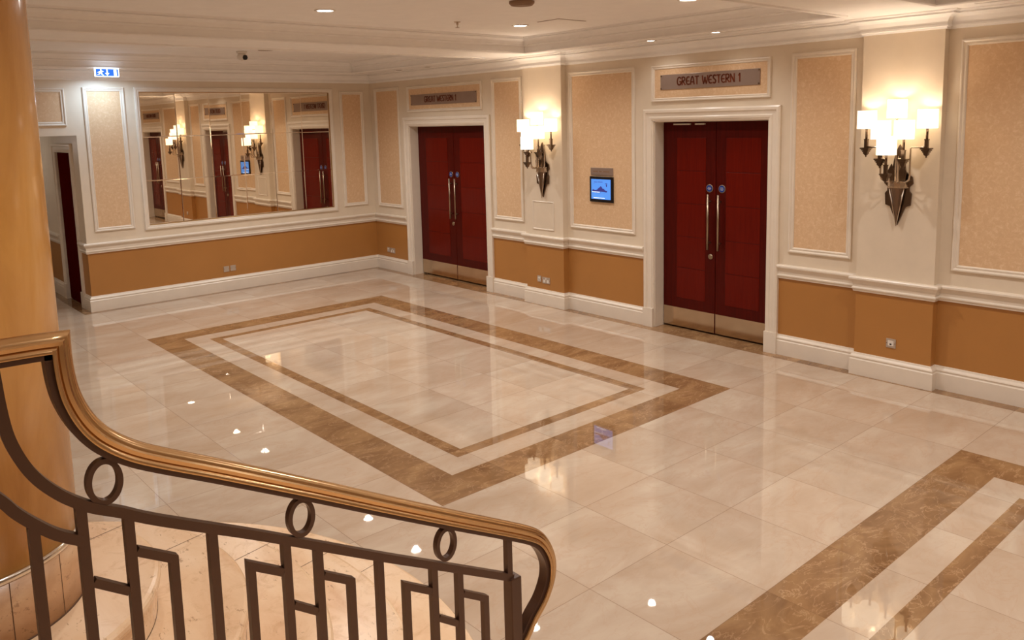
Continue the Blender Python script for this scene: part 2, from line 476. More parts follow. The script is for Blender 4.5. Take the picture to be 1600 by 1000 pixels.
def double_door(n, s0, s1, closer, label):
    d = bpy.data.objects.new('door_%d' % n, None); d.location = RW((s0+s1)/2, 0, 0); COL.objects.link(d)
    struct(d, label)
    casing(RW, s0, s1, DH, CAS, d)
    jm = MB(); m = (s0+s1)/2
    for a, b in ((s0, s0+.012), (s1-.012, s1)): slab(RW, a, b, 0, DH, -DEEP-.09, -.0, jm)
    slab(RW, s0, s1, DH-.012, DH, -DEEP-.09, 0, jm); jm.build('jamb', 'trim', d)
    bk = MB(); slab(RW, s0, s1, 0, DH, -DEEP-.1, -DEEP-.09, bk); bk.build('rebate', 'dark', d)
    L = leaf_poly(RW, d, s0+.014, m, False, -DEEP); R = leaf_poly(RW, d, m, s1-.014, True, -DEEP)
    if closer:
        for a, b in ((6.33, 6.56), (6.63, 6.755)):
            q = MB(); slab(RW, a, b, 2.398, 2.414, -DEEP+.002, -DEEP+.03, q); q.build('door_closer', 'white_pl', L, .002)  # white bars stand in for the bright glints along the leaf top
    return d
double_door(1, *DOORS[0], False, 'far dark red double door beside the mirror corner')
double_door(2, *DOORS[1], True, 'near dark red double door between the screen and the tall right panel')
double_door(3, *DOORS[2], False, 'dark red double door seen leftmost in the mirror')
# corridor door
d4 = bpy.data.objects.new('door_4', None); d4.location = CW(.85, 0, 0); COL.objects.link(d4); struct(d4, 'dark red single door in the corridor beyond the opening')
casing(CW, .44, 1.27, 2.2, .13, d4, .03)
q = MB(); slab(CW, .445, 1.265, .012, 2.195, -.06, -.02, q); q.build('door_leaf', 'door_dark', d4)

# ------------------------------------------------------------------ ceiling with trays
TR = [(-.40, -3.75), (-4.57, -8.70), (-9.45, -13.6)]
TX = (-7.3, -.57)
cm = MB(); cy = sorted({.05, YN} | {v for t in TR for v in t}); cx = [XL, TX[0], TX[1], .05]
for i in range(3):
    for j in range(len(cy)-1):
        m_ = (cy[j]+cy[j+1])/2
        if i == 1 and any(t[1] < m_ < t[0] for t in TR): continue
        cm.box((cx[i], cy[j], ZS), (cx[i+1], cy[j+1], ZT+.1))
for t in TR:
    cm.box((TX[0]-.02, t[0]+.02, ZT), (TX[1]+.02, t[1]-.02, ZT+.1))
struct(cm.build('ceiling', 'ceil'), 'cream ceiling with recessed trays between beams')
tray_prof = [(-.02, ZS-.016), (.014, ZS-.016), (.022, ZS-.006), (.014, ZS+.006), (.002, ZS+.008), (-.008, ZS+.016), (-.008, ZS+.07), (.016, ZS+.072), (.024, ZS+.084), (.018, ZS+.094), (.024, ZS+.1), (.04, ZS+.13), (.07, ZS+.148), (.09, ZS+.15), (.092, ZS+.16), (.084, ZS+.162), (.118, ZS+.164), (.124, ZS+.185), (-.02, ZS+.185)]
for t in TR:
    # room side is inside the tray: clockwise path seen from above
    path = [(TX[0], t[0]), (TX[1], t[0]), (TX[1], t[1]), (TX[0], t[1])]
    struct(sweep(path, tray_prof, closed=True).build('trim_%d' % k, 'ceil'), 'stepped moulding round a recessed ceiling tray'); k += 1

# ------------------------------------------------------------------ room signs
GL = {
 'G': (.8, [[(.74, .82), (.6, .96), (.42, 1), (.2, .92), (.05, .7), (0, .45), (.06, .2), (.22, .04), (.42, 0), (.62, .06), (.76, .2), (.78, .42), (.5, .42)]]),
 'R': (.64, [[(0, 0), (0, 1)], [(0, .97), (.3, 1), (.5, .92), (.56, .75), (.48, .58), (.3, .5), (.08, .48), (.3, .3), (.62, 0)]]),
 'E': (.64, [[(.6, .95), (.4, 1), (.2, .92), (.05, .72), (0, .48), (.06, .22), (.2, .06), (.4, 0), (.62, .05)], [(0, .45), (.5, .45)]]),
 'A': (.72, [[(0, 0), (.08, .5), (.2, .85), (.36, 1), (.52, .85), (.64, .5), (.72, 0)], [(.04, .3), (.68, .3)]]),
 'T': (.66, [[(0, .97), (.66, .97)], [(.33, .97), (.33, 0)]]),
 'W': (1.0, [[(0, 1), (.1, .35), (.24, 0), (.38, .3), (.5, .8), (.62, .3), (.76, 0), (.9, .35), (1, 1)]]),
 'S': (.52, [[(.5, .9), (.34, 1), (.14, .96), (.03, .8), (.08, .62), (.28, .5), (.46, .38), (.52, .22), (.42, .05), (.22, 0), (0, .08)]]),
 'N': (.7, [[(0, 0), (0, 1)], [(0, .98), (.3, .55), (.62, .05)], [(.66, 0), (.66, 1)]]),
 '1': (.24, [[(0, .76), (.2, .98), (.2, 0)]])}
def lettering(text, s0, zc, h, width, d, parent):
    x = 0; seq = []
    for ch in text:
        if ch == ' ': x += .55; continue
        w, st = GL[ch]; seq.append((x, st)); x += w+.2
    f = width/(x-.2); hw = .0068
    for ci, (ox, st) in enumerate(seq):
        mb = MB()
        for line in st:
            P = [Vector((s0+(ox+a)*f, zc-h/2+b*h)) for a, b in line]
            for i in range(len(P)-1):
                t = (P[i+1]-P[i]).normalized(); n = Vector((-t.y, t.x))*hw; e = t*hw*.5
                a_, b_ = P[i]-e, P[i+1]+e
                mb.prism([tuple(a_+n), tuple(b_+n), tuple(b_-n), tuple(a_-n)], lambda u, v, w_: RW(u, v, w_), d, d+.004)
        mb.build('letter', 'letter', parent)
sign_lab = ['grey metal room name plate over the far double door, nearest the mirror',
            'grey metal room name plate over the near double door, large red letters',
            'grey metal room name plate over the third double door, seen only in the mirror']
for i, (a, b, c, d) in enumerate(SIGNS):
    zc = 2.855 if i == 0 else 2.883
    t = thing('room_sign', RW((c+d)/2, zc-.085, .002), sign_lab[i], 'sign', 'room name plates over the double doors')
    p = MB(); slab(RW, c, d, zc-.083, zc+.083, .002, .012, p); p.build('plate', 'sign', t, .002)
    for s in (c+.012, d-.012):
        for z in (zc-.07, zc+.07):
            q = MB(); q.lathe(RW(s, z, .012), [(.009, .001), (.009, -.005), (.005, -.008)], 12, axis=0); q.build('screw', 'bronze', t)
    lettering('GREAT WESTERN 1', (1.60 if i == 0 else c+.237), zc+.004, .085, .81, .012, t)

# ------------------------------------------------------------------ wall lights
SHADES = [(0, .1, 2.435), (-.265, .105, 2.343), (.265, .105, 2.343), (-.102, .18, 2.252), (.102, .18, 2.252), (0, .285, 2.118)]
SHR, SHH = .083, .163
def make_sconce(name, label, group):
    t = thing(name, (0, 0, 1.463), label, 'wall light', group)
    F = lambda s, d, z: (-d, -s, z)
    half = [(.03, 2.14), (.048, 2.06), (.06, 1.96), (.085, 1.935), (.12, 1.91), (.128, 1.85), (.098, 1.82), (.098, 1.785), (.118, 1.76), (.112, 1.655), (.07, 1.64)]
    poly = [(0, 2.2)]+half+[(0, 1.47)]+[(-a, b) for a, b in reversed(half)]
    b = MB(); b.prism(poly, lambda a, z, h: (-h, -a, z), .001, .02); b.build('backplate', 'bronze', t, .002)
    # bowl: half octagon band over an inverted faceted spike
    def ring(r, z): return [F(r*math.cos(a), .018+r*.95*math.sin(a), z) for a in [PI*i/6 for i in range(7)]]
    bd = MB(); prof = [(.082, 1.808), (.093, 1.812), (.093, 1.82), (.088, 1.824), (.088, 1.862), (.095, 1.866), (.095, 1.874), (.082, 1.877)]
    vs = [p for r, z in prof for p in ring(r, z)]; n = 7
    fs = [(j*n+i, j*n+i+1, (j+1)*n+i+1, (j+1)*n+i) for j in range(len(prof)-1) for i in range(6)]
    fs += [tuple(range(7)), tuple(range(len(vs)-7, len(vs)))]
    bd.add(vs, fs); bd.build('bowl_band', 'nickel', t)
    sp = MB(); r0 = ring(.07, 1.812); tip = F(0, .035, 1.463)
    sp.add(r0+[tip], [(i, i+1, 7) for i in range(6)]+[(0, 7, 6)]); sp.build('spike', 'bronze', t)
    for i in (1, 5):
        rb = MB(); rb.tube([ring(.074, 1.812)[i], F(0, .038, 1.466)], [.0075, .004], 6)
        rb.build('spike_rib', 'nickel', t)
    for s, d in ((0, .035), (-.05, .055), (.05, .055)):
        lf = MB(); zt = 2.1 if s == 0 else 2.03
        lf.prism([(s-.024, 1.87), (s-.034, 1.96), (s, zt), (s+.034, 1.96), (s+.024, 1.87)], lambda a, z, h: (-h, -a, z), d, d+.008)
        lf.build('leaf_plate', 'bronze' if s else 'nickel', t, .002)
    arms = [[(0, .085, 1.87), (0, .095, 2.15), (0, .1, 2.43)]]
    for sg in (-1, 1):
        arms.append([(sg*.04, .075, 1.872), (sg*.09, .085, 1.868), (sg*.12, .095, 1.89), (sg*.13, .1, 1.93), (sg*.13, .105, 2.165), (sg*.138, .105, 2.178), (sg*.26, .105, 2.178)])
    for sg in (-1, 1):
        arms.append([(sg*.025, .09, 1.872), (sg*.04, .13, 1.868), (sg*.05, .155, 1.885), (sg*.055, .17, 1.92), (sg*.055, .178, 2.065), (sg*.062, .18, 2.08), (sg*.098, .18, 2.08)])
    arms.append([(0, .1, 1.872), (0, .15, 1.862), (0, .2, 1.866), (0, .215, 1.885), (0, .218, 1.93), (0, .225, 1.945), (0, .28, 1.95)])
    for (s, d, z), ap in zip(SHADES, arms):
        a = MB(); a.tube([F(*p) for p in ap], .008, 10); arm = a.build('arm', 'nickel', t)
        if s or d > .2:
            zb = {.105: 2.173, .18: 2.08, .285: 1.954}[d]
            fn_ = MB()
            for w, z0, z1 in ((.04, 0, -.012), (.033, -.014, -.026), (.026, -.028, -.040), (.019, -.042, -.054), (.012, -.056, -.068), (.005, -.068, -.085), (.018, -.005, -.06)):
                fn_.box(F(s-w, d-w, zb+z0), F(s+w, d+w, zb+z1))
            fn_.build('finial', 'bronze', arm)
            cn = MB(); cn.box(F(s-.014, d-.014, zb), F(s+.014, d+.014, zb+.075)); cn.box(F(s-.017, d-.017, zb+.07), F(s+.017, d+.017, zb+.077))
            cn.tube([F(s, d, zb+.075), F(s, d, z+.02)], .0105, 12); cn.build('candle_tube', 'bronze', arm)
        sh = MB(); c = F(s, d, z)
        sh.lathe(c, [(SHR, 0), (SHR-.001, SHH), (SHR-.0035, SHH), (SHR-.0025, 0), (SHR, 0)], 36)
        so = sh.build('shade', 'shade', arm)
        sf = MB()
        for q in range(3):
            w = 2*PI*q/3+.4
            sf.tube([(c[0], c[1], z+.03), (c[0]+(SHR-.003)*math.cos(w), c[1]+(SHR-.003)*math.sin(w), z+.03)], .0022, 6)
        sf.tube([(c[0], c[1], z-.01), (c[0], c[1], z+.05)], .012, 10)
        sf.build('shade_carrier', 'nickel', so)
    return t
s_labels = ['six-shade nickel wall light on the pilaster right of the near double door',
            'six-shade nickel wall light on the pilaster left of the blue screen',
            'unseen six-shade nickel wall light added on the third pilaster, beyond the right edge of the photo']  # the last one is added out of view, kept for the light it gives
ZM = [-9.018, -4.365, -13.66]
sc0 = make_sconce('wall_sconce', s_labels[0], 'wall lights on the pilasters')
sconces = [sc0]+[copy_tree(sc0) for _ in (1, 2)]
for o, y, lb in zip(sconces, ZM, s_labels):
    o.location = (-PD, y, 1.463); o['label'] = lb
SCONCE_W, SPOT_W = 2.1, 82.0
WARM = (1, .945, .87); DOWN = (1, .97, .94)
def lamp(kind, loc, w, col, **kw):
    l = bpy.data.lights.new('lamp', kind); l.energy = w; l.color = col
    for a, b in kw.items(): setattr(l, a, b)
    o = bpy.data.objects.new('lamp', l); o.location = loc; COL.objects.link(o); return o
for y in ZM:
    for s, d, z in SHADES:
        lamp('POINT', (-PD-d, y-s, z+.085), SCONCE_W, WARM, shadow_soft_size=.03)

# ------------------------------------------------------------------ mirror
mt = thing('wall_mirror', BW(2.315, 1.13, 0), 'large panelled wall mirror of eighteen square panes on the back wall', 'mirror')
fr = frame(BW, .742, 3.86, 1.06, 3.09, [(0, 0), (0, .02), (.008, .028), (.03, .03), (.042, .022), (.056, .022), (.066, .016), (.072, .006)]); fr.build('frame', 'trim', mt)
fr = frame(BW, .812, 3.818, 1.122, 3.03, [(0, .004), (0, .016), (.006, .018), (.014, .012), (.016, .004)]); fr.build('gilt_bead', 'gilt', mt)
bk = MB(); slab(BW, .815, 3.815, 1.125, 3.026, .001, .004, bk); bk.build('backing', 'dark', mt)
pw, ph = 2.972/6, 1.876/3
for i in range(6):
    for j in range(3):
        s0, z0 = .829+i*pw, 1.14+j*ph; g = .0012; bv = .007
        tx, tz = random.uniform(-.0018, .0018), random.uniform(-.0018, .0018)
        D = lambda s, z, e: .007+e+tx*(s-s0-pw/2)+tz*(z-z0-ph/2)
        R = [(s0+g, z0+g), (s0+pw-g, z0+g), (s0+pw-g, z0+ph-g), (s0+g, z0+ph-g)]
        I = [(s0+g+bv, z0+g+bv), (s0+pw-g-bv, z0+g+bv), (s0+pw-g-bv, z0+ph-g-bv), (s0+g+bv, z0+ph-g-bv)]
        p = MB(); vs = [BW(s, z, .004) for s, z in R]+[BW(s, z, D(s, z, 0)) for s, z in R]+[BW(s, z, D(s, z, .0005)) for s, z in I]
        p.add(vs, [(0, 1, 2, 3)]+[(a, (a+1) % 4, 4+(a+1) % 4, 4+a) for a in range(4)], 1)
        p.add(vs[4:], [(a, (a+1) % 4, 4+(a+1) % 4, 4+a) for a in range(4)], 1)
        p.add(vs[8:], [(0, 1, 2, 3)], 0)
        p.build('mirror_pane', ['mirror', 'bevel'], mt)

# ------------------------------------------------------------------ small wall things
tv = thing('information_screen', RW(5.333, 1.455, .004), 'small blue information screen in a black frame on the panel left of the near door', 'screen')
p = MB(); slab(RW, 5.142, 5.525, 1.455, 1.776, .003, .03, p); p.build('bezel', 'black', tv, .004)
p = MB(); slab(RW, 5.172, 5.495, 1.492, 1.742, .03, .0315, p); pa = p.build('display', 'screen', tv)
p = MB(); sx = lambda u: 5.172+u*.323; sz = lambda v: 1.492+v*.25
hill = [(.05, .42), (.08, .5), (.14, .47), (.2, .45), (.3, .47), (.36, .54), (.44, .6), (.5, .66), (.55, .62), (.58, .55), (.66, .53), (.72, .46), (.84, .43), (.8, .36), (.6, .38), (.3, .38), (.1, .38)]
p.prism([(sx(a), sz(b)) for a, b in hill], lambda a, b, h: RW(a, b, h), .0315, .0325)
for a, b, c, d in ((.14, .84, .3, .87), (.34, .85, .6, .875), (.72, .78, .84, .81), (.77, .64, .82, .76), (.14, .76, .18, .78), (.22, .32, .5, .34)):
    slab(RW, sx(a), sx(c), sz(b), sz(d), .0315, .0325, p)
p.build('picture_hills', 'scr_dark', pa)
p = MB(); slab(RW, sx(.12), sx(.7), sz(.05), sz(.075), .0315, .0325, p); slab(RW, sx(.04), sx(.45), sz(.345), sz(.365), .0315, .0325, p); p.build('picture_highlights', 'scr_white', pa)
pl = thing('wall_plate', RW(5.33, 1.79, .003), 'small brushed metal name plate right above the blue screen', 'plate')
p = MB(); slab(RW, 5.145, 5.518, 1.79, 1.884, .003, .012, p); p.build('plate', 'sign', pl, .002)
p = MB()
for a, b in ((5.19, 5.27), (5.29, 5.335), (5.36, 5.46)): slab(RW, a, b, 1.83, 1.845, .012, .013, p)
p.build('faint_text', 'vent', pl)

def socket(fn, s, z, w, h, d, name, label, kind):
    t = thing(name, fn(s, z-h/2, d), label, 'socket', 'metal wall sockets above the skirting')
    p = MB(); slab(fn, s-w/2, s+w/2, z-h/2, z+h/2, d+.0005, d+.008, p); p.build('face_plate', 'socket', t, .002)
    if kind == 'data':
        p = MB(); slab(fn, s-.026, s+.026, z-.024, z+.026, d+.008, d+.011, p); p.build('module', 'white_pl', t, .001)
        p = MB(); slab(fn, s-.01, s+.008, z-.014, z-.001, d+.011, d+.0115, p); p.build('port', 'dark', t)
    elif kind == 'double':
        for q in (-.034, .034):
            p = MB(); slab(fn, s+q-.018, s+q+.018, z-.03, z+.008, d+.008, d+.01, p); p.build('outlet', 'white_pl', t)
        p = MB(); slab(fn, s-.012, s+.012, z+.012, z+.03, d+.008, d+.012, p); p.build('switch', 'white_pl', t)
    elif kind == 'single':
        p = MB(); slab(fn, s-.016, s+.016, z-.02, z+.014, d+.008, d+.01, p); p.build('outlet', 'white_pl', t)
    for q in (-1, 1):
        p = MB(); slab(fn, s+q*(w/2-.007)-.003, s+q*(w/2-.007)+.003, z-.003, z+.003, d+.008, d+.009, p); p.build('screw', 'bronze', t)
    return t
socket(RW, 9.0, .362, .088, .086, PD, 'data_socket', 'square data socket on the ochre pilaster at right', 'data')
socket(RW, 4.25, .352, .075, .086, PD, 'data_socket', 'narrow data socket left of the double socket on the middle pilaster', 'data')
socket(RW, 4.384, .342, .146, .086, PD, 'double_socket', 'double socket on the ochre middle pilaster', 'double')
socket(RW, .36, .34, .075, .086, 0, 'data_socket', 'data socket nearest the corner, left of the far door', 'data')
socket(RW, .487, .335, .146, .086, 0, 'double_socket', 'double socket between the corner and the far door', 'double')
socket(BW, 2.72, .335, .086, .086, 0, 'blank_socket', 'left one of the two steel plates under the mirror', 'blank')
socket(BW, 2.615, .338, .086, .086, 0, 'blank_socket', 'right one of the two steel plates under the mirror', 'blank')

# exit sign
ex = thing('exit_sign', (-4.31, -.47, ZS-.012), 'lit exit sign with running figure hanging under the ceiling left of the mirror', 'sign')
p = MB(); p.box((-4.465, -.485, 3.2), (-4.165, -.455, 3.318)); p.build('light_box', 'ex_white', ex, .004)
fc = MB(); fc.box((-4.452, -.487, 3.211), (-4.178, -.485, 3.300)); face = fc.build('sign_face', 'ex_blue', ex)
E_ = lambda u, v, h: (-4.452+u*.274, -.487-h, 3.211+v*.089)
pk = MB()
pk.prism([(.80, .06), (.93, .06), (.93, .94), (.80, .94)], E_, 0, .0015)                         # doorway
for poly in ([(.47, .3), (.53, .3), (.53, .95), (.47, .95)], [(.40, .42), (.5, .05), (.6, .42)]): pk.prism(poly, E_, 0, .0015)   # down arrow
for poly in ([(.20, .72), (.25, .72), (.25, .95), (.20, .95)], [(.14, .62), (.24, .72), (.3, .6), (.22, .4), (.14, .42)], [(.2, .45), (.27, .45), (.3, .2), (.36, .12), (.3, .08), (.24, .2)],
             [(.14, .45), (.2, .42), (.16, .2), (.06, .14), (.05, .2), (.12, .27)], [(.24, .7), (.33, .6), (.35, .66), (.27, .76)], [(.05, .5), (.14, .62), (.16, .57), (.09, .46)]):
    pk.prism(poly, E_, 0, .0015)
pk.build('pictogram', 'ex_white', face)

# ------------------------------------------------------------------ ceiling things
def downlight(x, y, z, label, group, r=.075, power=None):
    t = thing('downlight', (x, y, z), label, 'ceiling light', group)
    p = MB(); p.lathe((x, y, z), [(r+.02, 0), (r+.018, -.006), (r, -.008), (r-.004, -.001)], 28); p.build('trim_ring', 'white_pl', t)
    p = MB(); p.lathe((x, y, z), [(r-.004, -.0012), (r-.004, -.0035)], 28); p.build('lens', 'lens', t)
    l = lamp('SPOT', (x, y, z-.02), power or SPOT_W, DOWN, spot_size=math.radians(145), spot_blend=.8, shadow_soft_size=.04)
    return t
col_n = {-1.52: 'right', -3.86: 'middle', -6.2: 'left'}
row_n = {-1.82: 'back row of the far ceiling tray', -3.1: 'front row of the far ceiling tray', -5.55: 'back row of the middle ceiling tray', -7.75: 'front row of the middle ceiling tray',
         -10.5: 'back row of the near ceiling tray', -12.6: 'front row of the near ceiling tray'}
for x in col_n:
    for y in row_n:
        downlight(x, y, ZT, 'round recessed ceiling light, %s one in the %s' % (col_n[x], row_n[y]), 'recessed lights in the ceiling trays', power=SPOT_W*(1.0 if y < -9 else .5 if x < -5 else .85 if x < -3 else 1))
for (x, y), w in zip(((-.357, -6.393), (-.441, -7.288)), ('left', 'right')):
    downlight(x, y, ZS, 'small recessed light in the soffit above the near double door, %s of the pair' % w, 'small soffit lights', .05, 7)
def disc(name, x, y, z, r, h, mat, label, cat, rim=None):
    t = thing(name, (x, y, z), label, cat)
    p = MB(); p.lathe((x, y, z), [(r, 0), (r, -h*.5), (r*.85, -h)], 32); p.build('rim', rim or 'white_pl', t)
    p = MB(); p.lathe((x, y, z), [(r*.8, -h), (r*.8, -h-.002), (r*.3, -h-.004)], 32); p.build('grille', mat, t)
    return t
disc('ceiling_speaker', -2.70, -1.83, ZT, .13, .012, 'vent', 'round brown ceiling grille right of the dome camera, far tray', 'grille')
disc('smoke_detector', -2.71, -6.89, ZT, .11, .035, 'vent', 'round detector on the middle tray ceiling at the top edge of the photo', 'detector', 'vent')
cc = thing('dome_camera', (-2.86, -1.42, ZT), 'small white security camera with black lens on the far tray ceiling', 'camera')
p = MB(); p.lathe((-2.86, -1.42, ZT), [(.07, 0), (.07, -.02), (.06, -.03)], 28); p.build('mount', 'white_pl', cc)
p = MB(); p.lathe((-2.86, -1.42, ZT-.07), [(.001, .05), (.045, .04), (.062, .01), (.06, -.02), (.045, -.042), (.001, -.055)], 28); bdy = p.build('housing', 'white_pl', cc)
p = MB(); p.lathe((-2.86+.02, -1.42-.055, ZT-.085), [(.001, .036), (.025, .028), (.036, 0), (.025, -.028), (.001, -.036)], 24); p.build('lens', 'black', bdy)
sp = thing('sprinkler_head', (-2.31, -5.465, ZT), 'small sprinkler head hanging from the middle tray ceiling', 'sprinkler')
p = MB(); p.lathe((-2.31, -5.465, ZT), [(.035, 0), (.033, -.008), (.012, -.01)], 24); p.build('escutcheon', 'nickel', sp)
p = MB(); p.lathe((-2.31, -5.465, ZT), [(.011, -.008), (.011, -.03), (.006, -.032), (.006, -.055), (.022, -.056), (.022, -.06)], 16); p.build('nozzle', 'nickel', sp)
ap = thing('access_panel', (-1.37, -6.03, ZT), 'square flush access panel in the middle tray ceiling', 'panel')
p = MB(); p.box((-1.56, -6.18, ZT-.005), (-1.18, -5.88, ZT)); p.build('panel_door', 'ceil', ap)
p = MB()
for a, b in (((-1.572, -6.192), (-1.56, -5.868)), ((-1.18, -6.192), (-1.168, -5.868)), ((-1.56, -6.192), (-1.18, -6.18)), ((-1.56, -5.88), (-1.18, -5.868))): p.box((a[0], a[1], ZT-.003), (b[0], b[1], ZT))
p.build('panel_gap', 'vent', ap)
for (a, b), lb in zip(((-4.9, -8.3), (-9.67, -11.6)), ('long thin air slot in the soffit over the near double door', 'dark air slot in the soffit at the top right corner of the photo')):
    t = thing('air_slot', (-.355, (a+b)/2, ZS), lb, 'vent', 'air slots in the soffit')
    p = MB()
    for x in (-.370, -.340): p.box((x-.005, b, ZS-.004), (x+.005, a, ZS)); 
    p.build('slot_flange', 'ceil', t)
    p = MB(); p.box((-.364, b+.005, ZS-.0015), (-.346, a-.005, ZS)); p.build('slot_gap', 'dark', t)
for y, lb in ((-1.274, 'small grey vent in the soffit above the far door, nearer the corner'), (-2.047, 'small grey vent in the soffit above the far door, farther from the corner')):
    t = thing('soffit_vent', (-.25, y, ZS), lb, 'vent', 'small soffit vents')
    p = MB(); p.lathe((-.25, y, ZS), [(.06, 0), (.058, -.006), (.045, -.008)], 24); p.build('rim', 'ceil', t)
    p = MB(); p.lathe((-.25, y, ZS), [(.044, -.008), (.044, -.01)], 24); p.build('grille', 'vent', t)

# ------------------------------------------------------------------ column
CX, CY = -7.278, -8.87
RS = .165
ct = thing('column', (CX, CY, 5*RS), 'thick round golden stone column standing on the curved steps at left', 'column')
p = MB(); p.lathe((CX, CY, 0), [(.393, 1.06), (.393, ZS)], 96); p.build('shaft', 'onyx', ct)
p = MB(); p.lathe((CX, CY, 0), [(.393, 1.05), (.402, 1.048), (.408, 1.056), (.408, 1.068), (.402, 1.076), (.392, 1.074)], 96); p.build('silver_band', 'silver', ct)
p = MB(); p.lathe((CX, CY, 0), [(.404, 5*RS), (.404, 1.052), (.39, 1.052)], 96)
for a in (-75, -48, -2, -120, 40, 85, 130, 175, 220):
    w = math.radians(a); c, s = math.cos(w), math.sin(w)
    p.add([(CX+.4046*c+q*s, CY+.4046*s-q*c, z) for q, z in ((-.0015, 5*RS), (.0015, 5*RS), (.0015, 1.05), (-.0015, 1.05))], [(0, 1, 2, 3)], 1)
p.lathe((CX, CY, 0), [(.4075, 5*RS+.0006), (.4045, 5*RS+.0045)], 96, 1)
p.build('base_drum', ['trav_base', 'joint'], ct)

# ------------------------------------------------------------------ curved staircase
st = thing('staircase', (CX+.5, CY-.5, 0), 'beige travertine steps curving round the column down to the floor', 'staircase')
RAD = [None, 1.92, 1.60, 1.28, .97, .655]
def outline(r, kstep, e=0):
    r = r+e; pts = []
    if kstep == 5:
        return [(CX+r*math.cos(a), CY+r*math.sin(a)) for a in [2*PI*i/72 for i in range(72)]]
    a0 = -math.asin(min(1, .62/r)); xe = CX+r*math.cos(a0)
    pts.append((xe, -14.2)); 
    n = 48
    for i in range(n+1):
        a = a0+(PI*.62-a0)*i/n; pts.append((CX+r*math.cos(a), CY+r*math.sin(a)))
    pts.append((-9.8, pts[-1][1])); pts.append((-9.8, -14.2))
    return pts
NOSE = [(-.02, 0), (-.02, .115), (-.006, .12), (0, .128), (.003, .14), (.001, .153), (-.006, .161), (-.018, .165)]
for ks in range(1, 6):
    mb = MB(); z0 = (ks-1)*RS; loops = [outline(RAD[ks], ks, e) for e, _ in NOSE]; n = len(loops[0])
    vs = [(x, y, z0+h) for lp, (_, h) in zip(loops, NOSE) for x, y in lp]
    fs = [(j*n+i, j*n+(i+1) % n, (j+1)*n+(i+1) % n, (j+1)*n+i) for j in range(len(NOSE)-1) for i in range(n)]
    mb.add(vs, fs, 0); mb.add(vs[-n:], [tuple(range(n))], 0); mb.add(vs[:n], [tuple(range(n))], 0)
    zt = z0+RS; x1 = CX+RAD[ks]-.02; x0 = CX+(RAD[ks+1]-.02 if ks < 5 else .404)
    # joint of the tread slab
    for ang in (4.5, 52, 97):
        w = math.radians(ang); c, s = math.cos(w), math.sin(w); ra, rb_ = x0-CX, x1-CX
        if ang == 4.5:
            mb.add([(x0, CY+.19-.002, zt+.0004), (x1, CY+.25-.002, zt+.0004), (x1, CY+.25+.002, zt+.0004), (x0, CY+.19+.002, zt+.0004)], [(0, 1, 2, 3)], 1)
        else:
            mb.add([(CX+ra*c-q*s*h, CY+ra*s+q*c*h, zt+.0004) if m_ else (CX+rb_*c-q*s*h, CY+rb_*s+q*c*h, zt+.0004) for m_, q, h in ((1, .002, 1), (0, .002, 1), (0, -.002, 1), (1, -.002, 1))], [(0, 1, 2, 3)], 1)
    foot = outline(RAD[ks], ks, -.0185); ft2 = outline(RAD[ks], ks, -.0192); m = len(foot)
    mb.add([(x, y, z0+h) for h, lp in ((.0006, foot), (.004, ft2)) for x, y in lp], [(i, (i+1) % m, m+(i+1) % m, m+i) for i in range(m)], 1)
    mb.build('step', ['trav', 'joint'], st)
ld = thing('stair_landing', (-8.4, -12, 4*RS+.002), 'travertine landing at the head of the curved steps, under the viewpoint', 'landing')
mb = MB(); mb.box((-9.8, -14.2, 4*RS+.002), (-6.98, -9.78, 6*RS)); mb.build('landing_slab', 'trav', ld, .006)

# ------------------------------------------------------------------ railing (one vertical plane, running along +x)
YR = -10.475
rt = thing('stair_railing', (-6.06, YR, 2*RS), 'dark bronze stair railing with moulded handrail, rings and fret panels', 'railing')
def strip(path, prof, mb=None, mi=0):
    """sweep in the railing plane; path=[(x,z)], prof=[(n,b)] n = left normal, b along y"""
    mb = mb or MB(); P = [Vector(p) for p in path]; N = len(P); K = len(prof); vs = []
    for i in range(N):
        def nrm(a, b):
            t = (P[b]-P[a]).normalized(); return Vector((-t.y, t.x))
        n0 = nrm(max(i-1, 0), max(i, 1)); n1 = nrm(min(i, N-2), min(i+1, N-1))
        m_ = (n0+n1)/max(.3, 1+n0.dot(n1))
        for n_, b in prof:
            q = P[i]+m_*n_; vs.append((q.x, YR+b, q.y))
    fs = [(i*K+j, i*K+(j+1) % K, (i+1)*K+(j+1) % K, (i+1)*K+j) for i in range(N-1) for j in range(K)]
    fs += [tuple(range(K)), tuple(range((N-1)*K, N*K))]
    return mb.add(vs, fs, mi)
def smooth(pts, sub=5, fixed=()):
    """Catmull-Rom through the points, sharp at the indices in fixed"""
    out = []
    for i in range(len(pts)-1):
        p1, p2 = Vector(pts[i]), Vector(pts[i+1])
        p0 = Vector(pts[i-1]) if i > 0 and i not in fixed else p1-(p2-p1)
        p3 = Vector(pts[i+2]) if i+2 < len(pts) and (i+1) not in fixed else p2+(p2-p1)
        for q in range(sub):
            t = q/sub
            out.append(tuple(.5*((2*p1)+(p2-p0)*t+(2*p0-5*p1+4*p2-p3)*t*t+(3*p1-p0-3*p2+p3)*t**3)))
    return out+[tuple(pts[-1])]
HR = [(-7.75, 2.1), (-7.303, 2.095), (-7.209, 2.092), (-7.209, 2.06), (-7.206, 2.018), (-7.199, 1.98), (-7.184, 1.939), (-7.164, 1.904), (-7.137, 1.873), (-7.094, 1.839), (-7.037, 1.806), (-6.939, 1.755),
      (-6.832, 1.698), (-6.674, 1.613), (-6.495, 1.515), (-6.292, 1.406), (-6.095, 1.302), (-5.997, 1.248), (-5.953, 1.214), (-5.924, 1.170), (-5.909, 1.122), (-5.914, 1.071), (-5.943, 1.016), (-5.987, .972), (-6.02, .93), (-6.05, .90)]
hp = smooth(HR, 5, (2,))
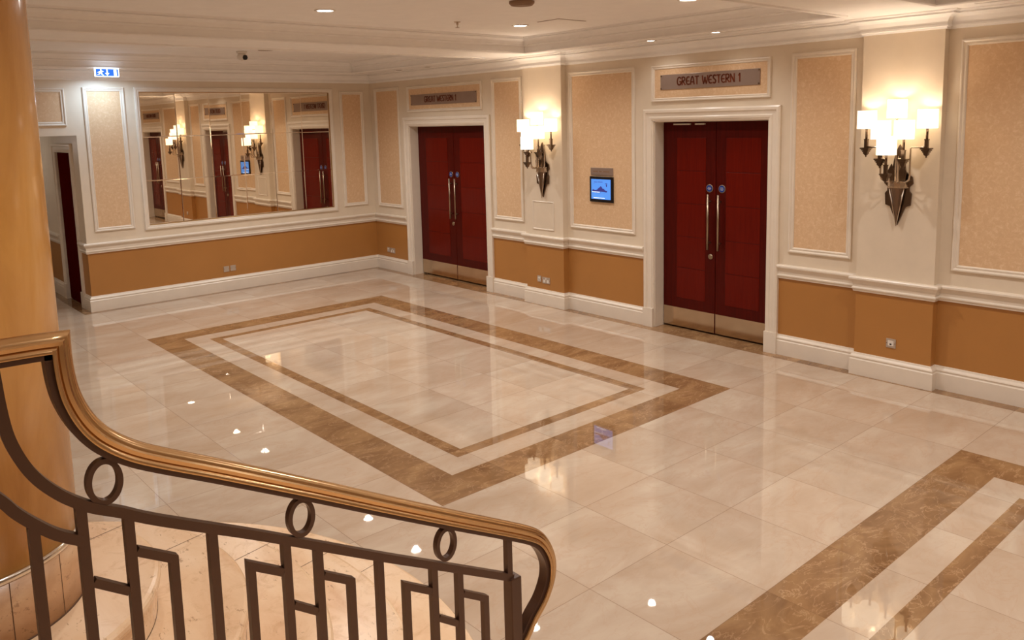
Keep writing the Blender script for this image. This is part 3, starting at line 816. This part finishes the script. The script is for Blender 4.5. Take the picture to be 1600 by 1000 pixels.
cap = [(-.006, -.018), (-.006, .018)]
def bead(n0, b0, r, a0, a1, k=8): return [(n0+r*math.sin(math.radians(a0+(a1-a0)*i/k)), b0+r*math.cos(math.radians(a0+(a1-a0)*i/k))) for i in range(k+1)]
half = bead(.0, .0185, .008, -80, 80) + [(.0095, .0175), (.0105, .0195), (.018, .0205), (.0215, .018), (.0215, .0165)] + bead(.0195, 0, .0165, 10, 90, 8)
half = [(n_-.0065 if n_ > -.005 else n_, b_) for n_, b_ in half]
cap = cap[1:] + half + [(n_, -b_) for n_, b_ in reversed(half[:-1])] + cap[:1]
hm = strip(hp, [(a-.004, b) for a, b in cap]); hm.sm = [len(f) == 4 for f in hm.f]
hd = hm.build('handrail', 'brass', rt); hd.data.set_sharp_from_angle(angle=math.radians(38))
ub = strip(hp, [(-.026, -.017), (-.026, .017), (-.006, .017), (-.006, -.017)]).build('handrail_core', 'iron', rt)
SQ = .0105
def bar(h): return [(-h, -h), (-h, h), (h, h), (h, -h)]
sq = bar(SQ)
LR = [(-7.318, 2.065), (-7.313, 1.987), (-7.305, 1.93), (-7.288, 1.878), (-7.266, 1.836), (-7.235, 1.797), (-7.205, 1.769), (-7.172, 1.745), (-7.121, 1.717), (-7.048, 1.673), (-6.841, 1.563), (-6.682, 1.474), (-6.503, 1.374), (-6.298, 1.263), (-6.066, 1.137)]
strip(smooth(LR, 4), sq).build('lower_rail', 'iron', rt)
L2 = [(-7.5, 2.065), (-7.45, 1.99), (-7.39, 1.89), (-7.329, 1.814), (-7.309, 1.784), (-7.281, 1.751), (-7.243, 1.714), (-7.198, 1.684)]
strip(smooth(L2, 4), bar(.0102)).build('lower_rail', 'iron', rt)
def lowz(x):
    for a, b in zip(LR[4:-1], LR[5:]):
        if a[0] <= x <= b[0]: return a[1]+(b[1]-a[1])*(x-a[0])/(b[0]-a[0])
    return LR[7][1]
NX = [(CX+math.sqrt(r*r-.62**2), i*RS) for i, r in enumerate(RAD[1:5], 1)]
def tread(x):
    z = 0
    for nx, nz in NX:
        if x < nx+.0: z = max(z, nz)
    return z if x > -6.95 else 6*RS
SL = -.541
for x in (-7.197, -7.111, -6.942, -6.772, -6.69, -6.52, -6.35, -6.263):
    strip([(x, tread(x)), (x, lowz(x)-.004)], bar(.0099)).build('baluster', 'iron', rt)
strip([(-7.281, tread(-7.281)), (-7.281, 1.745)], bar(.0099)).build('baluster', 'iron', rt)
for xb, xh, zb in ((-7.111, -7.028, 1.624), (-6.772, -6.86, 1.447), (-6.69, -6.604, 1.397), (-6.35, -6.44, 1.219), (-6.263, -6.171, 1.166)):
    zh = zb+SL*(xh-xb)
    e = SQ if xh > xb else -SQ
    strip([(xb+e, zb), (xh, zh), (xh, tread(xh))], bar(.0093)).build('fret_bar', 'iron', rt)
for xa, xb, za in ((-7.197, -7.111, 1.59), (-6.772, -6.69, 1.354), (-6.35, -6.263, 1.13)):
    strip([(xa+SQ, za), (xb-SQ, za+SL*(xb-xa))], bar(.0088)).build('cross_bar', 'iron', rt)
for x, z in ((-7.149, 1.793), (-6.729, 1.566), (-6.305, 1.336)):
    pts = [(x+.0295*math.cos(a), z+.0435*math.sin(a)) for a in [2*PI*i/40 for i in range(41)]]
    strip(pts, [(-.0055, -.009), (-.0055, .009), (.0055, .009), (.0055, -.009)]).build('ring', 'iron', rt)
strip([(-6.077, 1.14), (-6.077, 1.275)], bar(.0096)).build('spacer_bar', 'iron', rt)
nw = MB(); nw.box((-6.082, YR-.02, tread(-6.06)), (-6.042, YR+.02, 1.14)); nw.build('newel_post', 'iron', rt, .003)

# ------------------------------------------------------------------ extra light and camera
lamp('POINT', (-5.6, 2.2, 2.3), 5, DOWN, shadow_soft_size=.08)
lamp('AREA', (-4.31, -.40, 3.19), 9, (.55, .76, 1.0), size=.25)

w = bpy.data.worlds.new('world'); SC.world = w; w.use_nodes = True
w.node_tree.nodes['Background'].inputs[0].default_value = (1, .85, .7, 1); w.node_tree.nodes['Background'].inputs[1].default_value = .02

cam = bpy.data.cameras.new('camera'); co = bpy.data.objects.new('camera', cam); COL.objects.link(co)
cam.sensor_width = 36; cam.lens = 1272.1327/1600*36; cam.shift_y = -140.7/1600; cam.clip_start = .05
YAW, PIT, ROLL = .7197, -.134, -.0249
fw = Vector((math.sin(YAW)*math.cos(PIT), math.cos(YAW)*math.cos(PIT), math.sin(PIT)))
r_ = fw.cross(Vector((0, 0, 1))).normalized(); u_ = r_.cross(fw)
R_ = math.cos(ROLL)*r_+math.sin(ROLL)*u_; U_ = -math.sin(ROLL)*r_+math.cos(ROLL)*u_
mw = Matrix((R_, U_, -fw)).transposed().to_4x4(); mw.translation = Vector((-7.55408, -12.21567, 2.5)); co.matrix_world = mw
SC.camera = co
vs_ = SC.view_settings; vs_.view_transform = 'Standard'; vs_.look = 'None'; vs_.gamma = 1; vs_.use_curve_mapping = False
vs_.exposure = 0.24
